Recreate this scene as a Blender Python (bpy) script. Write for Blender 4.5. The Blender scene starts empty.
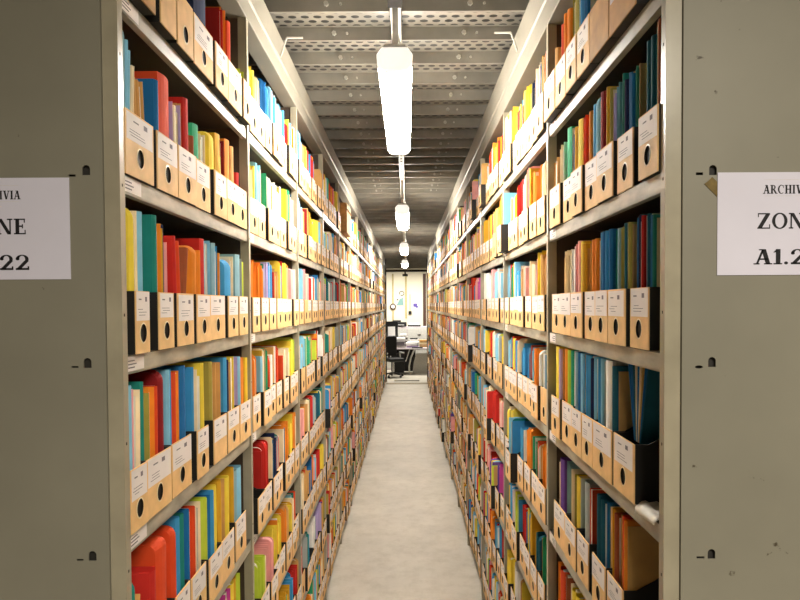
import bpy, math, random
from math import sin, cos, pi, radians
from mathutils import Vector

rnd = random.Random(7)
S = bpy.context.scene
COL = S.collection

# ------------------------------------------------------------------ camera
CAMZ = 2.04
F = 620.0
PITCH, ROLL, VP = 1.4, 0.33, (407.0, 305.0)
_t, _r = radians(PITCH), radians(ROLL)
FW = Vector((0, cos(_t), -sin(_t)))
_up = Vector((0, sin(_t), cos(_t)))
_rt = Vector((1, 0, 0))
RT = _rt * cos(_r) - _up * sin(_r)
UP = _rt * sin(_r) + _up * cos(_r)


def _pr0(p):
    z = p.dot(FW)
    return F * p.dot(RT) / z, -F * p.dot(UP) / z


_v = _pr0(Vector((0, 1, 0)))
SX, SY = VP[0] - 400 - _v[0], VP[1] - 300 - _v[1]


def proj(x, y, z):
    a = _pr0(Vector((x, y, z - CAMZ)))
    return 400 + a[0] + SX, 300 + a[1] + SY


def y_at(px, X, z):
    """depth at which the vertical plane X, at height z, shows at column px"""
    lo, hi = 0.4, 40.0
    for _ in range(40):
        m = (lo + hi) / 2
        x = proj(X, m, z)[0]
        if (x < px) == (X < 0):
            lo = m
        else:
            hi = m
    return lo


def on_plane_y(px, py, yp):
    """point of the upright plane at depth yp that shows at pixel px, py"""
    d = FW + RT * ((px - 400 - SX) / F) - UP * ((py - 300 - SY) / F)
    k = yp / d.y
    return d.x * k, CAMZ + d.z * k


cd = bpy.data.cameras.new('camera')
cam = bpy.data.objects.new('camera', cd)
COL.objects.link(cam)
from mathutils import Matrix
M3 = Matrix((RT, UP, -FW)).transposed()
cam.matrix_world = Matrix.Translation((0, 0, CAMZ)) @ M3.to_4x4()
cd.sensor_fit = 'HORIZONTAL'
cd.sensor_width = 36
cd.lens = 36 * F / 800
cd.shift_x = -SX / 800
cd.shift_y = SY / 800
cd.clip_start = 0.05
S.camera = cam

# --------------------------------------------------------------- materials
MATS = {}


def lin(h):
    h = h.lstrip('#')
    o = []
    for i in (0, 2, 4):
        c = int(h[i:i + 2], 16) / 255
        o.append(c / 12.92 if c <= .04045 else ((c + .055) / 1.055) ** 2.4)
    return (*o, 1)


def mat(name, hexc, rough=.6, metal=0, spec=.5, var=.06, scale=30, bump=0, stretch=None, dark=None):
    """principled material with a soft noise that varies the paint a little"""
    m = bpy.data.materials.new(name)
    m.use_nodes = True
    nt = m.node_tree
    b = nt.nodes['Principled BSDF']
    b.inputs['Roughness'].default_value = rough
    b.inputs['Metallic'].default_value = metal
    b.inputs['Specular IOR Level'].default_value = spec
    c = lin(hexc)
    tc = nt.nodes.new('ShaderNodeTexCoord')
    mp = nt.nodes.new('ShaderNodeMapping')
    if stretch:
        mp.inputs['Scale'].default_value = stretch
    nt.links.new(tc.outputs['Object'], mp.inputs['Vector'])
    nz = nt.nodes.new('ShaderNodeTexNoise')
    nz.inputs['Scale'].default_value = scale
    nz.inputs['Detail'].default_value = 4
    nt.links.new(mp.outputs[0], nz.inputs['Vector'])
    rp = nt.nodes.new('ShaderNodeValToRGB')
    lo = tuple(max(0, v * (1 - var * 2)) for v in c[:3]) + (1,)
    hi = tuple(min(1, v * (1 + var * 2)) for v in c[:3]) + (1,)
    if dark:
        lo = lin(dark)
    rp.color_ramp.elements[0].color = lo
    rp.color_ramp.elements[1].color = hi
    rp.color_ramp.elements[0].position = .3
    rp.color_ramp.elements[1].position = .7
    nt.links.new(nz.outputs['Fac'], rp.inputs['Fac'])
    nt.links.new(rp.outputs[0], b.inputs['Base Color'])
    if bump:
        bp = nt.nodes.new('ShaderNodeBump')
        bp.inputs['Strength'].default_value = bump
        bp.inputs['Distance'].default_value = .002
        nt.links.new(nz.outputs['Fac'], bp.inputs['Height'])
        nt.links.new(bp.outputs[0], b.inputs['Normal'])
    MATS[name] = m
    return m


COLORS = {
    'blue': '#3f97cc', 'deep blue': '#1c6ca8', 'navy': '#1a2850', 'teal': '#1f8478', 'dark teal': '#155a6e',
    'light blue': '#86c4e0', 'green': '#2fa474', 'lime': '#c6d845', 'yellow': '#f0d548', 'mustard': '#d6a428',
    'orange': '#f0902c', 'red-orange': '#dc4a20', 'red': '#c62a22', 'dark red': '#8c1a1e', 'pink': '#f0a8a4',
    'cream': '#f2dfba', 'white': '#efebe4', 'tan': '#d2a260', 'brown': '#9a5230', 'lilac': '#b6a4d0',
    'purple': '#6c4698', 'grey': '#a8b0ae', 'grey-blue': '#86aebc', 'olive': '#a89c48', 'magenta': '#c8489c',
}
for k, v in COLORS.items():
    mat('card_' + k, v, rough=.78, spec=.3, var=.05, scale=14)
mat('paper_white', '#efe9df', rough=.8, var=.12, scale=60, stretch=(1, 14, .15))
mat('paper_cream', '#e8d5ae', rough=.8, var=.14, scale=60, stretch=(1, 14, .15))
mat('paper_grey', '#cfc9c2', rough=.8, var=.14, scale=60, stretch=(1, 14, .15))
mat('kraft', '#ecc184', rough=.7, var=.05, scale=24)
mat('carton', '#c79a5e', rough=.75, var=.08, scale=20)
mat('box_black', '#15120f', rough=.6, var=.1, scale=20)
mat('box_label', '#eae2de', rough=.7, var=.03, scale=10)
mat('ink', '#7c767a', rough=.8)
mat('ink_black', '#17151a', rough=.7)
mat('ring_cream', '#f0dcae', rough=.4)
mat('rack_paint', '#a39b86', rough=.3, var=.07, scale=9, spec=.6)
mat('rack_shelf', '#aaa391', rough=.38, var=.14, scale=11, stretch=(1, 1, 3), spec=.5)
mat('rack_plate', '#3b352d', rough=.6, var=.12, scale=6)  # shelf plates darkened, the shade under them put into the colour
mat('rack_side', '#4a3c30', rough=.5, var=.12, scale=6)  # dark brown that carries the shade between the bays
mat('rack_back', '#2a2723', rough=.7, var=.1, scale=6)  # near-black, shade of the rack interior painted in
mat('beam_paint', '#7d776a', rough=.5, var=.05, scale=5)
mat('sign_paper', '#dcd9e8', rough=.6, var=.02, scale=5)
mat('tape', '#6e5a22', rough=.35, var=.2, scale=60)
mat('lamp_body', '#c9c8c2', rough=.4)
mat('strut', '#b5b0a4', rough=.4, metal=.3)
mat('dark_steel', '#2c2926', rough=.8, spec=.2)
mat('black_plastic', '#121214', rough=.45)
mat('chrome', '#d8d8d8', rough=.2, metal=.9)
mat('desk_top', '#c9bfc2', rough=.5)
mat('desk_grey', '#aba79c', rough=.6)
mat('office_wall', '#eae2cc', rough=.85, var=.03, scale=2)
mat('wall_grey', '#8d887b', rough=.85, var=.05, scale=2)
mat('wall_strip', '#b8a878', rough=.7)
mat('brown_frame', '#4a2f22', rough=.6)
mat('print_purple', '#5a4aa0', rough=.6)
mat('print_teal', '#7fa8a4', rough=.6)
mat('plastic_film', '#d0cabc', rough=.5, var=.08, scale=40, spec=.7)
mat('bolt', '#aca89c', rough=.3, metal=.6)
mat('worn_floor', '#8d8068', rough=.8, var=.2, scale=14)
MATS['sheet_white'] = mat('sheet_white', '#f2f0ee', rough=.7, var=.02)

# end panels: grey green paint with chips and rust
m = mat('panel_paint', '#8b8778', rough=.5, var=.05, scale=3)
nt = m.node_tree
b = nt.nodes['Principled BSDF']
src = b.inputs['Base Color'].links[0].from_socket
tc = nt.nodes.new('ShaderNodeTexCoord')
n2 = nt.nodes.new('ShaderNodeTexNoise')
n2.inputs['Scale'].default_value = 22
n2.inputs['Detail'].default_value = 6
nt.links.new(tc.outputs['Object'], n2.inputs['Vector'])
r2 = nt.nodes.new('ShaderNodeValToRGB')
r2.color_ramp.elements[0].position = .71
r2.color_ramp.elements[0].color = (0, 0, 0, 1)
r2.color_ramp.elements[1].position = .735
nt.links.new(n2.outputs['Fac'], r2.inputs['Fac'])
mx = nt.nodes.new('ShaderNodeMix')
mx.data_type = 'RGBA'
nt.links.new(r2.outputs[0], mx.inputs[0])
nt.links.new(src, mx.inputs[6])
mx.inputs[7].default_value = lin('#4a4030')
nt.links.new(mx.outputs[2], b.inputs['Base Color'])

# concrete floor
m = mat('concrete', '#c6bfb1', rough=.5, var=.05, scale=2.2, bump=0, spec=.4)
nt = m.node_tree
b = nt.nodes['Principled BSDF']
src = b.inputs['Base Color'].links[0].from_socket
tc = nt.nodes.new('ShaderNodeTexCoord')
n2 = nt.nodes.new('ShaderNodeTexNoise')
n2.inputs['Scale'].default_value = 7
n2.inputs['Detail'].default_value = 10
n2.inputs['Roughness'].default_value = .75
nt.links.new(tc.outputs['Object'], n2.inputs['Vector'])
r2 = nt.nodes.new('ShaderNodeValToRGB')
r2.color_ramp.elements[0].position = .33
r2.color_ramp.elements[0].color = (.62, .58, .5, 1)
r2.color_ramp.elements[1].position = .55
r2.color_ramp.elements[1].color = (1, 1, 1, 1)
nt.links.new(n2.outputs['Fac'], r2.inputs['Fac'])
mx = nt.nodes.new('ShaderNodeMix')
mx.data_type = 'RGBA'
mx.blend_type = 'MULTIPLY'
mx.inputs[0].default_value = .45
nt.links.new(src, mx.inputs[6])
nt.links.new(r2.outputs[0], mx.inputs[7])
nt.links.new(mx.outputs[2], b.inputs['Base Color'])

# galvanised deck planks, rows of small punched ovals
PITCHY = .281
m = mat('deck_steel', '#7c776c', rough=.45, metal=.35, var=.1, scale=5)
nt = m.node_tree
b = nt.nodes['Principled BSDF']
src = b.inputs['Base Color'].links[0].from_socket
tc = nt.nodes.new('ShaderNodeTexCoord')
sp = nt.nodes.new('ShaderNodeSeparateXYZ')
nt.links.new(tc.outputs['Object'], sp.inputs[0])


def mth(op, a, bb=None):
    n = nt.nodes.new('ShaderNodeMath')
    n.operation = op
    for i, v in enumerate((a, bb)):
        if v is None:
            continue
        if isinstance(v, (int, float)):
            n.inputs[i].default_value = v
        else:
            nt.links.new(v, n.inputs[i])
    return n.outputs[0]


yv = mth('DIVIDE', sp.outputs['Y'], .044)
row = mth('FLOOR', yv)
xs = mth('ADD', mth('DIVIDE', sp.outputs['X'], .056), mth('MULTIPLY', row, .5))
fx = mth('DIVIDE', mth('SUBTRACT', mth('FRACT', xs), .5), .33)
fy = mth('DIVIDE', mth('SUBTRACT', mth('FRACT', yv), .5), .31)
rr = mth('ADD', mth('MULTIPLY', fx, fx), mth('MULTIPLY', fy, fy))
hole = mth('LESS_THAN', rr, 1.0)
band = mth('FRACT', mth('DIVIDE', mth('ADD', sp.outputs['Y'], 3.0), PITCHY))
inb = mth('MULTIPLY', mth('GREATER_THAN', band, .30), mth('LESS_THAN', band, .93))
hole = mth('MULTIPLY', hole, inb)
mx = nt.nodes.new('ShaderNodeMix')
mx.data_type = 'RGBA'
nt.links.new(hole, mx.inputs[0])
nt.links.new(src, mx.inputs[6])
mx.inputs[7].default_value = (.012, .011, .010, 1)
nt.links.new(mx.outputs[2], b.inputs['Base Color'])

# lamp diffuser
LAMP = 26.0
m = bpy.data.materials.new('lamp_glow')
m.use_nodes = True
b = m.node_tree.nodes['Principled BSDF']
b.inputs['Base Color'].default_value = (.9, .9, .88, 1)
b.inputs['Emission Color'].default_value = (1.0, .95, .87, 1)
b.inputs['Emission Strength'].default_value = LAMP
MATS['lamp_glow'] = m
m = m.copy(); m.name = 'lamp_cap'
m.node_tree.nodes['Principled BSDF'].inputs['Emission Strength'].default_value = .26
MATS['lamp_cap'] = m


# ------------------------------------------------------------ mesh builder
class MB:
    def __init__(s):
        s.v, s.f, s.m, s.sm, s.mats = [], [], [], [], []

    def mi(s, name):
        if name not in s.mats:
            s.mats.append(name)
        return s.mats.index(name)

    def face(s, pts, mt, smooth=False):
        n = len(s.v)
        s.v.extend(pts)
        s.f.append(tuple(range(n, n + len(pts))))
        s.m.append(s.mi(mt))
        s.sm.append(smooth)

    def mesh(s, vs, fs, mt, smooth=False):
        n = len(s.v)
        s.v.extend(vs)
        i = s.mi(mt)
        for f in fs:
            s.f.append(tuple(n + k for k in f))
            s.m.append(i)
            s.sm.append(smooth)

    def box(s, x0, x1, y0, y1, z0, z1, mt):
        vs = [(x0, y0, z0), (x1, y0, z0), (x1, y1, z0), (x0, y1, z0), (x0, y0, z1), (x1, y0, z1), (x1, y1, z1), (x0, y1, z1)]
        s.mesh(vs, [(0, 3, 2, 1), (4, 5, 6, 7), (0, 1, 5, 4), (1, 2, 6, 5), (2, 3, 7, 6), (3, 0, 4, 7)], mt)

    def prism_y(s, prof, y0, y1, mt):
        """profile of (x,z) extruded along y"""
        n = len(prof)
        vs = [(x, y0, z) for x, z in prof] + [(x, y1, z) for x, z in prof]
        fs = [tuple(range(n)), tuple(range(2 * n - 1, n - 1, -1))]
        fs += [(i, i + n, (i + 1) % n + n, (i + 1) % n) for i in range(n)]
        s.mesh(vs, fs, mt)

    def prism_z(s, prof, z0, z1, mt, smooth=False):
        n = len(prof)
        vs = [(x, y, z0) for x, y in prof] + [(x, y, z1) for x, y in prof]
        s.mesh(vs, [tuple(range(n - 1, -1, -1)), tuple(range(n, 2 * n))], mt)
        s.mesh(vs, [(i, (i + 1) % n, (i + 1) % n + n, i + n) for i in range(n)], mt, smooth)

    def tube(s, a, b2, r0, mt, r1=None, seg=12, caps=True):
        a, b2 = Vector(a), Vector(b2)
        r1 = r0 if r1 is None else r1
        d = (b2 - a).normalized()
        u = d.orthogonal().normalized()
        w = d.cross(u)
        vs = []
        for c, r in ((a, r0), (b2, r1)):
            for i in range(seg):
                q = 2 * pi * i / seg
                vs.append(tuple(c + u * cos(q) * r + w * sin(q) * r))
        s.mesh(vs, [(i, (i + 1) % seg, (i + 1) % seg + seg, i + seg) for i in range(seg)], mt, True)
        if caps:
            s.mesh(vs, [tuple(range(seg - 1, -1, -1)), tuple(range(seg, 2 * seg))], mt)

    def build(s, name, parent=None, loc=(0, 0, 0), rotz=0, rot=None):
        me = bpy.data.meshes.new(name)
        me.from_pydata([tuple(v) for v in s.v], [], s.f)
        for k in s.mats:
            me.materials.append(MATS[k])
        me.polygons.foreach_set('material_index', s.m)
        me.polygons.foreach_set('use_smooth', s.sm)
        me.update()
        o = bpy.data.objects.new(name, me)
        COL.objects.link(o)
        o.location = loc
        o.rotation_euler = rot if rot else (0, 0, rotz)
        if parent:
            o.parent = parent
        return o


def tag(o, label, cat, group=None, kind=None):
    o['label'] = label
    o['category'] = cat
    if group:
        o['group'] = group
    if kind:
        o['kind'] = kind
    return o


def struct(o):
    o['kind'] = 'structure'
    return o


def empty(name, loc, rotz=0):
    o = bpy.data.objects.new(name, None)
    COL.objects.link(o)
    o.location = loc
    o.rotation_euler = (0, 0, rotz)
    return o


def bevel(o, w, seg=2):
    md = o.modifiers.new('bevel', 'BEVEL')
    md.width = w
    md.segments = seg
    md.limit_method = 'ANGLE'
    return o


# ---------------------------------------------------------------- the room
XL, XR = -.568, .501            # aisle faces of the two racks
YL = [1.247 + 1.0025 * k for k in range(16)]
YR = [1.217 + .9985 * k for k in range(15)]
LIP_L = [CAMZ + v for v in (.600, .232, -.138, -.507, -.888, -1.258, -1.628, -1.985)]
LIP_R = [CAMZ + v for v in (.592, .223, -.136, -.482, -.845, -1.205, -1.565, -1.930)]
LIPH = .038
CEIL = CAMZ + 1.285
YEND = 16.35
YW = 20.6

b = MB(); b.box(-4, 4, -3, YW + .1, -.1, 0, 'concrete'); struct(b.build('floor'))
b = MB(); b.box(-4, 4, -3.1, -3, 0, CEIL + .1, 'wall_grey'); struct(b.build('wall_back'))
b = MB(); b.box(-4.1, -4, -3, YW, 0, CEIL + .1, 'wall_grey'); struct(b.build('wall_left'))
b = MB(); b.box(4, 4.1, -3, YW, 0, CEIL + .1, 'wall_grey'); struct(b.build('wall_right'))
b = MB(); b.box(-4, 4, YW, YW + .1, 0, CEIL + .1, 'office_wall'); struct(b.build('wall_far'))
# joints of the far wall's panels
for n_, (px, w_, mt_) in enumerate(((393, .05, 'wall_strip'), (406, .06, 'wall_strip'), (424.5, .10, 'brown_frame'))):
    X = (px - 407) / F * YW
    b = MB(); b.box(X - w_ / 2, X + w_ / 2, YW - .025, YW, 0 if n_ != 1 else 1.6, CEIL - .25, mt_)
    struct(b.build('trim_%d' % (n_ + 1)))
# header beam across the end of the aisle and pale strip light track over it
b = MB(); b.box(-4, 4, YEND + .05, YEND + .15, CAMZ + .88, CAMZ + .93, 'dark_steel'); struct(b.build('trim_4'))
b = MB(); b.box(-.60, .56, 16.9, 17.0, CAMZ + 1.0, CAMZ + 1.045, 'beam_paint'); struct(b.build('trim_5'))
for n_, (x0, x1) in enumerate(((-.70, -.545), (.525, .70))):
    b = MB(); b.box(x0, x1, 16.45, 16.55, 0, CEIL - .06, 'dark_steel'); struct(b.build('trim_%d' % (n_ + 8)))
# pale worn patch of floor at the threshold
b = MB(); b.box(-.55, .55, 15.9, 16.25, 0, .002, 'worn_floor'); struct(b.build('trim_6'))
b = MB(); b.box(-.35, .32, 16.55, 16.62, .0, .03, 'desk_grey'); struct(b.build('trim_7'))

b = MB()
y = -3.0
while y < YW:
    b.box(-4, 4, y, y + PITCHY - .004, CEIL, CEIL + .003, 'deck_steel')
    b.box(-4, 4, y, y + .004, CEIL - .055, CEIL, 'deck_steel')
    b.box(-4, 4, y, y + .016, CEIL - .058, CEIL - .054, 'deck_steel')
    if 0 < y < 7:
        for sx_ in (-.33, .27):
            b.tube((sx_, y, CEIL - .028), (sx_, y - .012, CEIL - .028), .011, 'bolt', seg=6)
            b.tube((sx_ + .06, y, CEIL - .028), (sx_ + .06, y - .008, CEIL - .028), .006, 'bolt', seg=6)
    y += PITCHY
b.box(-4, 4, -3, YW, CEIL + .004, CEIL + .1, 'dark_steel')
struct(b.build('ceiling'))


# --------------------------------------------------- plates with real holes
def plate_holes(b, x0, x1, z0, z1, holes, mt, y0, depth, face=-1):
    """front sheet at y0 in the xz plane, rectangular cells around holes; holes: (cx,cz,half w,half h,round)"""
    rows = []
    for h in sorted(holes, key=lambda h: h[1]):
        if rows and abs(rows[-1][0][1] - h[1]) < .05:
            rows[-1].append(h)
        else:
            rows.append([h])
    cells = []
    zc = z0
    for r in rows:
        za, zb = min(h[1] - h[3] * 1.4 for h in r), max(h[1] + h[3] * 1.4 for h in r)
        cells.append((x0, x1, zc, za, None))
        xc = x0
        for h in sorted(r):
            cells.append((xc, h[0] - h[2] * 1.4, za, zb, None))
            xl_, xr_ = h[0] - h[2] * 1.4, h[0] + h[2] * 1.4
            zl_, zh_ = h[1] - h[3] * 1.4, h[1] + h[3] * 1.4
            cells += [(xl_, xr_, za, zl_, None), (xl_, xr_, zl_, zh_, h), (xl_, xr_, zh_, zb, None)]
            xc = h[0] + h[2] * 1.4
        cells.append((xc, x1, za, zb, None))
        zc = zb
    cells.append((x0, x1, zc, z1, None))
    if True:
        for a, c, e, g, h in cells:
            if c - a < 1e-6 or g - e < 1e-6:
                continue
            if not h:
                b.face([(a, y0, e), (c, y0, e), (c, y0, g), (a, y0, g)], mt)
                continue
            cx, cz, hw, hh, kd = h
            pts = []
            if kd == 'key':            # flat foot and round head
                pts = [(cx - hw, cz - hh), (cx + hw, cz - hh)]
                pts += [(cx + hw * cos(q), cz + hh - hw + hw * sin(q)) for q in [pi * k / 8 for k in range(9)]]
            elif kd == 'round':
                pts = [(cx + hw * cos(q), cz + hh * sin(q)) for q in [2 * pi * k / 16 - pi * .75 for k in range(16)]]
            else:
                pts = [(cx - hw, cz - hh), (cx + hw, cz - hh), (cx + hw, cz + hh), (cx - hw, cz + hh)]
            outer = []
            for (px, pz) in pts:
                dx, dz = px - cx, pz - cz
                k = min(((c - cx) if dx > 0 else (cx - a)) / abs(dx) if abs(dx) > 1e-9 else 1e9, ((g - cz) if dz > 0 else (cz - e)) / abs(dz) if abs(dz) > 1e-9 else 1e9)
                outer.append((cx + dx * k, cz + dz * k))
            n = len(pts)
            for k in range(n):
                k2 = (k + 1) % n
                o1, o2 = outer[k], outer[k2]
                poly = [o1]
                # put in the cell's corner when the two rim points lie on different edges
                for q in ((a, e), (c, e), (c, g), (a, g)):
                    if (abs(q[0] - o1[0]) < 1e-7 or abs(q[1] - o1[1]) < 1e-7) and (abs(q[0] - o2[0]) < 1e-7 or abs(q[1] - o2[1]) < 1e-7) \
                            and (abs(o1[0] - o2[0]) > 1e-7 and abs(o1[1] - o2[1]) > 1e-7):
                        poly.append(q)
                poly += [o2, pts[k2], pts[k]]
                b.face([(p[0], y0, p[1]) for p in poly], mt)
                b.face([(pts[k][0], y0, pts[k][1]), (pts[k2][0], y0, pts[k2][1]), (pts[k2][0], y0 + depth, pts[k2][1]), (pts[k][0], y0 + depth, pts[k][1])], mt)


# -------------------------------------------------------------- the racks
DEPTH = .42


def rack(side):
    s = 1 if side == 'L' else -1           # direction of the aisle
    X, Y, LIP = (XL, YL, LIP_L) if side == 'L' else (XR, YR, LIP_R)
    root = empty('shelving_rack', (X, Y[0], 0))
    tag(root, ('long grey steel shelving rack left of the aisle, full of file boxes' if side == 'L' else
               'long grey steel shelving rack right of the aisle, full of file boxes'), 'shelving rack', 'racks lining the aisle')
    top = CAMZ + (1.03 if side == 'L' else .985)

    def B(b, xa, xb, y0, y1, z0, z1, mt):   # xa, xb measured back from the aisle face
        x0, x1 = sorted((-s * xa, -s * xb))
        b.box(x0, x1, y0 - Y[0], y1 - Y[0], z0, z1, mt)

    for k, y in enumerate(Y):
        b = MB()
        B(b, 0, .031, y - .011, y + .011, 0, top, 'rack_paint')
        if k < 3:                            # punched holes down the front edge
            z = .2
            while z < top:
                B(b, -.0004, 0, y - .003, y + .001, z, z + .006, 'dark_steel')
                z += .26
        u = b.build('upright', root)
        bevel(u, .004)
        b = MB()
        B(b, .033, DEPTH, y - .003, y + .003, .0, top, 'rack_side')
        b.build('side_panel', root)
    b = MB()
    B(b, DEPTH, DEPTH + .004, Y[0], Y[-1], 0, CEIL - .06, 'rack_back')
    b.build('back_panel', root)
    # edge beam over the uprights, with the fold along its middle
    b = MB()
    zb, zt = top, CEIL - .06
    zm = zb + (zt - zb) * .45
    y0, y1 = -.6, Y[-1] - Y[0] + .02
    prof = [(0, zb), (.006, zm - .008), (.0, zm), (.0, zt), (.07, zt), (.07, zb)]
    b.prism_y([(-s * (x - .001), z) for x, z in prof], Y[0] - 1.1 - Y[0], y1, 'beam_paint')
    bevel(b.build('top_beam', root), .003)
    # shelves
    far = MB()
    for k in range(len(Y) - 1):
        for i, z in enumerate(LIP):
            own = k < 12
            b = MB() if own else far
            a, c = Y[k] + .0115, Y[k + 1] - .0115
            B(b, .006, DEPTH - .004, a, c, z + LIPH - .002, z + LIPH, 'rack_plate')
            B(b, .006, .008, a, c, z, z + LIPH - .002, 'rack_shelf')
            B(b, .006, .022, a, c, z - .0015, z + .0015, 'rack_shelf')
            if own:
                o = b.build('shelf', root)
                if k < 2:
                    lb = MB()
                    w = .085 if k == 0 else .07
                    ya = (a + .004) if side == 'L' else (c - .004 - w)
                    B(lb, .0052, .0058, ya, ya + w, z + .004, z + .034, 'box_label')
                    for q in range(3):
                        B(lb, .0048, .0052, ya + .008, ya + w * (.45 + .1 * (q % 2)), z + .010 + q * .007, z + .0125 + q * .007, 'ink')
                    lo = lb.build('label_strip', o)
                    lo['label'] = 'white paper label strip stuck on the shelf edge'
    o = far.build('shelf', root)
    o['kind'] = 'stuff'
    # end panel that faces the camera
    yp = Y[0] - .016
    pz = lambda py: CAMZ + (305 - py) / F * (yp)
    pxx = lambda px: (px - 407) / F * yp
    if side == 'L':
        holes = [(86, 170, 4, 5, 'key'), (72, 175.5, 3.5, 1.1, 'slot'), (87.5, 363, 4, 5, 'key'), (75, 367, 3.5, .9, 'slot'), (92.5, 556, 4, 5, 'key'), (80, 560, 3.5, 1, 'slot')]
        xa, xb = XL - .032, -1.5
    else:
        holes = [(713, 170, 3.8, 5, 'key'), (699.5, 173.7, 3.5, 1.4, 'slot'), (712, 362, 3.8, 5, 'key'), (699, 367, 4, 1.6, 'round'), (711.5, 554, 3.8, 5, 'key'), (700.5, 557.5, 4, 1.1, 'slot')]
        xa, xb = XR + .032, 1.45
    hl = [(*on_plane_y(a, c, yp), w / F * yp, h / F * yp, kd) for a, c, w, h, kd in holes]
    b = MB()
    x0, x1 = sorted((xa, xb))
    plate_holes(b, x0, x1, 0, CEIL - .06, hl, 'panel_paint', yp, .003)
    # folded edges and an added dark sheet that gives the holes their shade
    for xe in (x0, x1):
        b.face([(xe, yp, 0), (xe, yp + .012, 0), (xe, yp + .012, CEIL - .06), (xe, yp, CEIL - .06)], 'panel_paint')
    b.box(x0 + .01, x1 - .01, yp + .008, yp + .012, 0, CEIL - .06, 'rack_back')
    o = b.build('end_panel', root, loc=(-X, -Y[0], 0))
    if side == 'R':
        t = MB()
        p0 = [(704, 184), (708.5, 180.5), (712, 177), (717, 182), (717, 197)]
        t.prism_y([on_plane_y(a, c, yp) for a, c in p0], yp - .0012, yp - .0002, 'tape')
        q = t.build('tape_scrap', o)
        q['label'] = 'torn scrap of brown tape by the paper sign'
    return root


rack('L')
rack('R')


# ------------------------------------------------------------- paper signs
def glyph(ch):
    """quads of a heavy slab-serif capital, height 1; returns (width, polys)"""
    T, t, sv = .235, .095, .08
    P = []

    def R_(x0, x1, z0, z1): P.append([(x0, z0), (x1, z0), (x1, z1), (x0, z1)])
    def D(x0, z0, x1, z1, w): P.append([(x0, z0), (x0 + w, z0), (x1 + w, z1), (x1, z1)])

    def arc(cx, cz, rx, rz, ix, iz, q0, q1, n=14, off=0):
        for k in range(n):
            a, c = radians(q0 + (q1 - q0) * k / n), radians(q0 + (q1 - q0) * (k + 1) / n)
            P.append([(cx + rx * cos(a), cz + rz * sin(a)), (cx + rx * cos(c), cz + rz * sin(c)),
                      (cx + off + ix * cos(c), cz + iz * sin(c)), (cx + off + ix * cos(a), cz + iz * sin(a))])

    def serif(x0, x1, z): R_(x0, x1, z, z + sv) if z < .5 else R_(x0, x1, z - sv, z)
    if ch == 'A':
        D(.08, 0, .40, 1, t + .02); D(.60, 0, .36, 1, T); R_(.2, .7, .3, .3 + t)
        serif(-.03, .28, 0); serif(.5, .92, 0); R_(.24, .46, .93, 1.0); w = .9
    elif ch == 'I':
        R_(.1, .1 + T, 0, 1); serif(0, .4, 0); serif(0, .4, 1); w = .42
    elif ch == 'V':
        D(.34, 0, .1, 1, T); D(.42, 0, .72, 1, t + .02); serif(0, .42, 1); serif(.6, .92, 1); w = .9
    elif ch == 'H':
        R_(.1, .1 + T, 0, 1); R_(.62, .62 + T, 0, 1); R_(.25, .7, .46, .46 + t)
        for z in (0, 1): serif(0, .4, z); serif(.52, .92, z)
        w = .94
    elif ch == 'R':
        R_(.1, .1 + T, 0, 1); serif(0, .4, 0); serif(0, .3, 1); arc(.34, .74, .36, .26, .18, .19, -90, 90); R_(.25, .36, .93, 1); R_(.25, .36, .48, .55)
        D(.66, 0, .34, .5, T); serif(.66, .96, 0); w = .94
    elif ch == 'C':
        arc(.46, .5, .46, .52, .28, .44, 50, 310, off=.03); R_(.72, .79, .64, .95); w = .86
    elif ch == 'Z':
        R_(.06, .8, .92, 1); R_(.03, .82, 0, .08); D(.03, .04, .56, .96, T + .04); R_(.06, .12, .74, 1); R_(.76, .82, 0, .28); w = .88
    elif ch == 'O':
        arc(.48, .5, .48, .52, .28, .44, 0, 360, 28); w = .98
    elif ch == 'N':
        R_(.1, .1 + t, 0, 1); R_(.78, .78 + t, 0, 1); D(.66, 0, .08, 1, T); serif(0, .28, 0); serif(.64, .98, 1); serif(0, .2, 1); w = 1.0
    elif ch == 'E':
        R_(.1, .1 + T, 0, 1); serif(0, .74, 0); serif(0, .7, 1); R_(.25, .56, .47, .47 + t); R_(.66, .73, 0, .28); R_(.62, .69, .74, 1); R_(.5, .57, .38, .64); w = .82
    elif ch == '1':
        R_(.14, .14 + T, 0, 1); serif(.02, .46, 0); D(.0, .78, .14, .95, .12); w = .5
    elif ch == '2':
        arc(.33, .70, .33, .30, .15, .23, -25, 175); D(.02, .06, .44, .60, T); R_(.0, .66, 0, .13); R_(.6, .68, 0, .24); arc(.1, .72, .10, .09, 0, 0, 0, 360, 10); w = .74
    elif ch == '.':
        arc(.1, .09, .1, .1, 0, 0, 0, 360, 12); w = .28
    else:
        w = .4
    return w, P


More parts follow.
